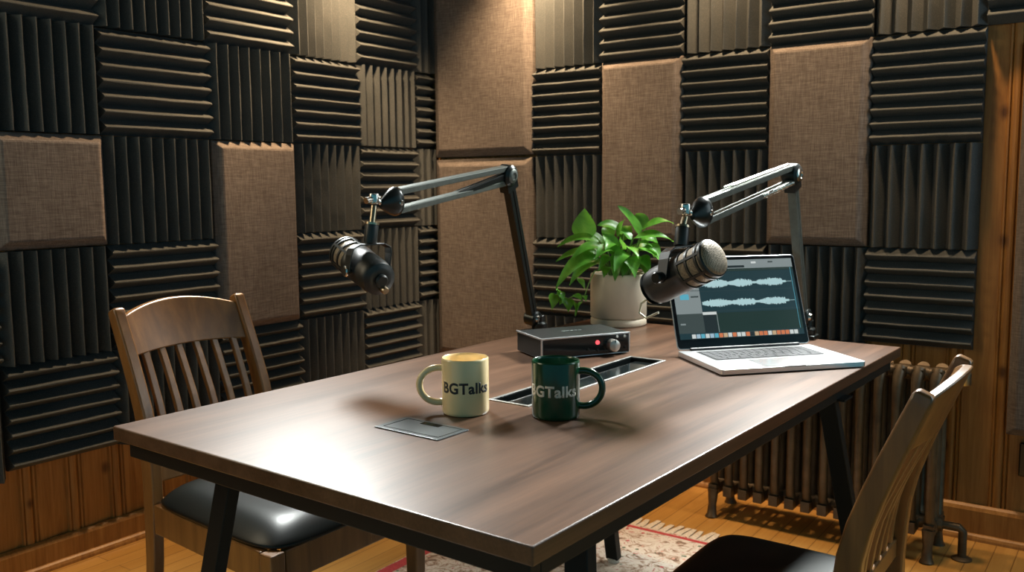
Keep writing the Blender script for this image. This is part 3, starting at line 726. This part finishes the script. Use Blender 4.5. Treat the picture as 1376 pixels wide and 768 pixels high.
def microphone(label, pivot, top, front_dir, yaw_side, coll_len, e, kn):
    """end-address broadcast microphone hung in a U bracket; pivot = middle of the body"""
    p = Vector(pivot); g = thing('microphone', label, 'microphone', p, 0, 'broadcast microphones hung from the arms')
    ax = unit(front_dir); up = Vector((0, 0, 1)); sd = unit(ax.cross(up)); vt = unit(sd.cross(ax)); tp = Vector(top)-p
    R = .0425
    m = MB(); m.lathe([(0, -.098), (.020, -.098), (.031, -.094), (.038, -.084), (.041, -.070), (.0415, -.02), (.0415, .012), (R, .014), (R, .020), (.040, .022), (0, .022)], 40, (0,0,0), ax); m.build('body', MICB, g, smooth=40)
    m = MB(); m.lathe([(.0385, .020), (.0395, .024), (.0395, .088), (.038, .094), (.032, .0985), (.018, .1005), (0, .101)], 40, (0,0,0), ax); gr = m.build('grille', GRILLE, g, smooth=50)
    m = MB()
    for h in (.0215, .0475, .0745): m.lathe([(.0385, h-.003), (R-.0003, h-.003), (R, h), (R-.0003, h+.003), (.0385, h+.003)], 40, (0,0,0), ax)
    m.lathe([(.0385, .084), (R-.0003, .084), (R, .087), (R-.001, .091), (.0385, .093)], 40, (0,0,0), ax)
    for k in range(6):
        a = 2*math.pi*(k+.35)/6; c = sd*math.cos(a) + vt*math.sin(a)
        m.sweep([c*.0408 + ax*.020, c*.0408 + ax*.088], (.006, .0035), up=tuple(c))
    m.build('grille_band', MICB, gr, smooth=40)
    m = MB(); m.lathe([(.038, .0), (.030, .004), (.026, .006), (.018, .0065), (0, .0065)], 32, ax*-.094, -ax); m.lathe([(.015, 0), (.015, .010), (.012, .013), (0, .013)], 24, ax*-.098, -ax); m.build('rear_cap', MICB, g, smooth=40)
    m = MB(); m.lathe([(0, .022), (.007, .022), (.0085, .019), (.0085, 0)], 20, ax*-.098 - vt*.020 + sd*.006*yaw_side, -ax); m.build('connector', BRASS, g, smooth=40)
    # U bracket
    top_in = tp + Vector((0, 0, -.001)); w = R + .008
    piv = [sd*s*w + ax*e for s in (-1, 1)]
    upv = unit(tp - ax*e)
    hgt = (tp - ax*e).length - .004
    def ub(q): return q
    pts = [piv[0], piv[0] + upv*(hgt*.62), piv[0]*.93 + upv*(hgt*.86) + ax*e*.07, piv[0]*.62 + upv*hgt + ax*e*.38, piv[1]*.62 + upv*hgt + ax*e*.38, piv[1]*.93 + upv*(hgt*.86) + ax*e*.07, piv[1] + upv*(hgt*.62), piv[1]]
    m = MB(); vs = []; fs = []
    n = len(pts); perp = unit(sd.cross(upv))
    for i, q in enumerate(pts):
        t = unit(pts[min(i+1, n-1)] - pts[max(i-1, 0)]); nn = unit(perp.cross(t))
        wd = .030 if 0 < i < n-1 else .026
        for a, b in ((-1,-1),(1,-1),(1,1),(-1,1)): vs.append(q + perp*a*wd/2 + nn*b*.0016)
    for i in range(n-1):
        for k in range(4): a = i*4+k; b = i*4+(k+1) % 4; fs.append((a, b, b+4, a+4))
    fs += [(3,2,1,0), tuple((n-1)*4+q for q in (0,1,2,3))]
    m.add(vs, fs); yk = m.build('yoke', MICB, g, bevel=.001)
    for s, q in ((-1, piv[0]), (1, piv[1])):
        m = MB(); m.lathe([(0, kn), (.0105, kn), (.0125, kn-.002), (.0125, .003), (.010, 0), (.006, -.010)], 22, q, sd*s); m.build('yoke_knob', ARM if kn > .012 else CHROME, yk, smooth=40)
    # stem with threaded collar
    t0 = tp + upv*-.002
    m = MB(); m.lathe([(0, 0), (.0145, 0), (.0155, .003), (.0155, coll_len-.006), (.0145, coll_len-.002), (.010, coll_len), (0, coll_len)], 28, t0, upv); m.build('collar', MICB, g, smooth=40)
    m = MB(); m.lathe([(.0163, 0), (.0163, .005)], 28, t0 + upv*(coll_len-.004), upv); m.lathe([(0, .0), (.0163, .0)], 28, t0 + upv*(coll_len+.001), upv); m.build('collar_ring', BRASS, g, smooth=40)
    return g, p, ax, sd, vt, tp, upv, t0
def hang_stem(info, stem_top, coll_len):
    g, p, ax, sd, vt, tp, upv, t0 = info
    m = MB(); m.tube([t0 + upv*(coll_len-.002), Vector(stem_top) - p - Vector((0, 0, .0165))], .0072, 14); m.build('stem', BRASS, g, smooth=50)
i1 = microphone('black microphone with mesh grille pointing towards the left wall', (-1.512, 1.513, .992), (-1.481, 1.512, 1.046), (-.155, .055, .046), 1, .048, -.032, .008)
hang_stem(i1, SL, .048)
i2 = microphone('black microphone with tan mesh grille hung in front of the laptop', (-.832, 1.797, .982), (-.850, 1.826, 1.040), (.125, -.035, .060), -1, .046, -.014, .022)
hang_stem(i2, SR, .046)
g, p, ax, sd, vt, tp, upv, t0 = i2
c0 = ax*-.110 - vt*.015
m = MB(); m.tube([c0, c0 - ax*.030 - vt*.004, c0 - ax*.045 - vt*.022, c0 - ax*.030 - vt*.040, c0 + ax*.01 - vt*.040], .0028, 8); m.build('cable', plain('pale_cable', (.45,.42,.30), .4), g, smooth=60)

# ------------------------------------------------------------------ radiator
rad = thing('radiator', 'bronze painted cast iron column radiator below the foam on the right wall', 'radiator', (-1.240, 3.03, 0), 0)
NS, SPC = 14, .0545
for k in range(NS):
    x = k*SPC; end = k in (0, NS-1); m = MB()
    for y in (-.070, 0, .070):
        zb_ = .105; pts = [(x, y*.6, .09), (x, y, .135), (x, y, .50), (x, y*.85, .565), (x, y*.45, .592)]
        m.tube(pts, [.020, .0145, .0145, .0165, .019], 14)
    m.sweep([(x, -.085, .098), (x, .085, .098)], (.030, .036)); m.sweep([(x, -.052, .580), (x, .052, .580)], (.034, .030))
    for z in (.10, .575): m.lathe([(0, -SPC*.5), (.021, -SPC*.5), (.024, -.012), (.026, 0), (.024, .012), (.021, SPC*.5), (0, SPC*.5)], 18, (x, 0, z), (1, 0, 0))
    if k == NS-1 or k == 0:
        for y in (-.075, .075): m.tube([(x, y, .10), (x, y*1.08, .045), (x, y*1.15, .012), (x, y*1.18, 0)], [.020, .014, .017, .023], 14)
    m.build('radiator_section', RADI, rad, smooth=50)
xe = (NS-1)*SPC
m = MB(); m.tube([(xe+.026, 0, .575), (xe+.060, 0, .575)], .014, 14); m.lathe([(0, -.022), (.018, -.022), (.020, -.015), (.020, .015), (.014, .022), (.014, .04), (.020, .042), (.020, .052), (0, .054)], 20, (xe+.070, 0, .575)); m.build('bleed_valve', BRASS, rad, smooth=40)
m = MB(); m.tube([(xe+.024, 0, .10), (xe+.075, 0, .10), (xe+.085, 0, .09), (xe+.085, 0, .012), (xe+.085, 0, 0)], .013, 14); m.lathe([(0, 0), (.030, 0), (.030, .004), (.018, .010), (0, .010)], 24, (xe+.085, 0, 0)); m.build('feed_pipe', RADI, rad, smooth=40)

# ------------------------------------------------------------------ rug, cable
rg = thing('rug', 'cream patterned wool rug with red border line and fringe under the table', 'rug', (-1.20, 1.60, 0))
RX0, RX1, RY0, RY1 = -.69, .60, -1.15, 1.10
MB().box((RX0, RY0, .0005), (RX1, RY1, .009)).build('rug_field', RUG, rg, bevel=.002)
m = MB(); q = .0092
for (x0, x1, y0, y1) in ((RX0+.005, RX0+.045, RY0, RY1), (RX1-.045, RX1-.005, RY0, RY1), (RX0+.045, RX1-.045, RY1-.030, RY1-.012), (RX0+.045, RX1-.045, RY0+.012, RY0+.030)): m.box((x0, y0, .006), (x1, y1, q))
m.build('border_line', REDW, rg)
for s, y in ((1, RY1), (-1, RY0)):
    m = MB(); n = 46
    for k in range(n):
        x = RX0 + (RX1-RX0)*(k+.5)/n; w = (RX1-RX0)/n*.60; l = .075 + .02*random.random()
        m.sweep([(x, y-s*.004, .0062), (x, y+s*.03, .005), (x+random.uniform(-.008, .008), y+s*l, .0035)], [(w*1.5, .005), (w*1.3, .005), (w*.9, .003)])
    m.build('fringe', FRINGE, rg)
pc = thing('power_cable', 'black power cable dropping from the table to the rug', 'cable', (-1.395, 2.305, .0095))
m = MB(); m.tube([(.0, .0, .004), (.005, -.01, .03), (.012, -.02, .12), (.010, -.03, .40), (.02, -.05, .60), (.05, -.05, .638)], .0042, 8); m.build('lead', CORD, pc, smooth=60)
m = MB(); m.tube([(-.03, .01, .014), (.03, -.01, .014)], [.013, .013], 12); m.build('plug', CORD, pc, smooth=40)

# ------------------------------------------------------------------ camera
R = Vector((0.8136, 0.5813, -.0096)); 
f, pitch, roll, yaw = 1218.686, .10939, -.00957, -.62030
F = Vector((math.sin(yaw)*math.cos(pitch), math.cos(yaw)*math.cos(pitch), -math.sin(pitch)))
R0 = Vector((math.cos(yaw), -math.sin(yaw), 0)); U0 = R0.cross(F)
Rr = R0*math.cos(roll) + U0*math.sin(roll); Ur = U0*math.cos(roll) - R0*math.sin(roll)
M = Matrix((( Rr.x, Ur.x, -F.x, 0), (Rr.y, Ur.y, -F.y, 0), (Rr.z, Ur.z, -F.z, 1.172), (0, 0, 0, 1)))
cd = bpy.data.cameras.new('camera'); cam = bpy.data.objects.new('camera', cd); C.objects.link(cam); cam.matrix_world = M
cd.sensor_width = 36; cd.lens = f/1376*36; cd.clip_start = .05
cd.dof.use_dof = True; cd.dof.focus_distance = 1.85; cd.dof.aperture_fstop = 7.1
sc.camera = cam

# ------------------------------------------------------------------ light
def lamp(name, kind, loc, aim, energy, col, **k):
    d = bpy.data.lights.new(name, kind); d.energy = energy; d.color = col
    for a, v in k.items(): setattr(d, a, v)
    o = bpy.data.objects.new(name, d); C.objects.link(o); o.location = loc
    o.rotation_euler = (Vector(aim)-Vector(loc)).to_track_quat('-Z', 'Y').to_euler(); return o
WARM = (1, .64, .34); COOL = (.80, .94, 1.0); GLARE = (.96, 1, .97)
def spot(loc, aim, e, size=75, blend=.7): lamp('assumed_downlight', 'SPOT', loc, aim, e, WARM, spot_size=math.radians(size), spot_blend=blend, shadow_soft_size=.04)  # assumed unseen lamps, no fixtures built; placed to give the warm wall pools
spot((-2.50, 2.52, 2.30), (-2.72, 2.56, 1.72), 175, 92, 1)
spot((-2.02, 2.99, 2.30), (-2.10, 3.20, 1.72), 190, 92, 1)
spot((-1.28, 2.99, 2.30), (-1.28, 3.20, 1.66), 95, 92, 1)
spot((-.60, 2.99, 2.30), (-.60, 3.20, 1.66), 66, 92, 1)
spot((-2.42, 2.75, 2.34), (-2.74, 1.45, 1.35), 230, 70, 1)
# assumed unseen windows, none built, area lights only: further along the right wall, and on the left wall nearer the camera; plus two bare unseen lamps added above the foam for table glare
lamp('assumed_window_light', 'AREA', (.75, 3.10, 1.65), (-1.2, 1.4, .9), 16, COOL, shape='RECTANGLE', size=1.0, size_y=1.2)  # stands in for an assumed window out of view; wall has no opening
lamp('assumed_window_light', 'AREA', (-2.68, .35, 1.75), (-1.0, 1.3, .6), 18, (1, .86, .60), shape='RECTANGLE', size=.9, size_y=1.1)  # assumed window in a solid wall; tinted warm as fill for the mug fronts
for n_, (loc, aim, e, sx, sy, d) in enumerate((((-2.60, 2.26, 2.15), (-1.45, 1.05, .72), 19, .34, .40, (-1, 0, 0)), ((-.82, 3.10, 2.00), (-.70, 1.95, .72), 38, .36, .40, (0, 1, 0)))):
    lo = lamp('table_glare_light', 'AREA', loc, aim, e, GLARE, shape='RECTANGLE', size=sx, size_y=sy, spread=math.radians(75))
w = bpy.data.worlds.new('world'); sc.world = w; w.use_nodes = True
w.node_tree.nodes['Background'].inputs[0].default_value = (.08, .27, .34, 1); w.node_tree.nodes['Background'].inputs[1].default_value = .95
vs_ = sc.view_settings; vs_.view_transform = 'Standard'; vs_.look = 'None'; vs_.gamma = 1; vs_.use_curve_mapping = False; vs_.exposure = -0.1
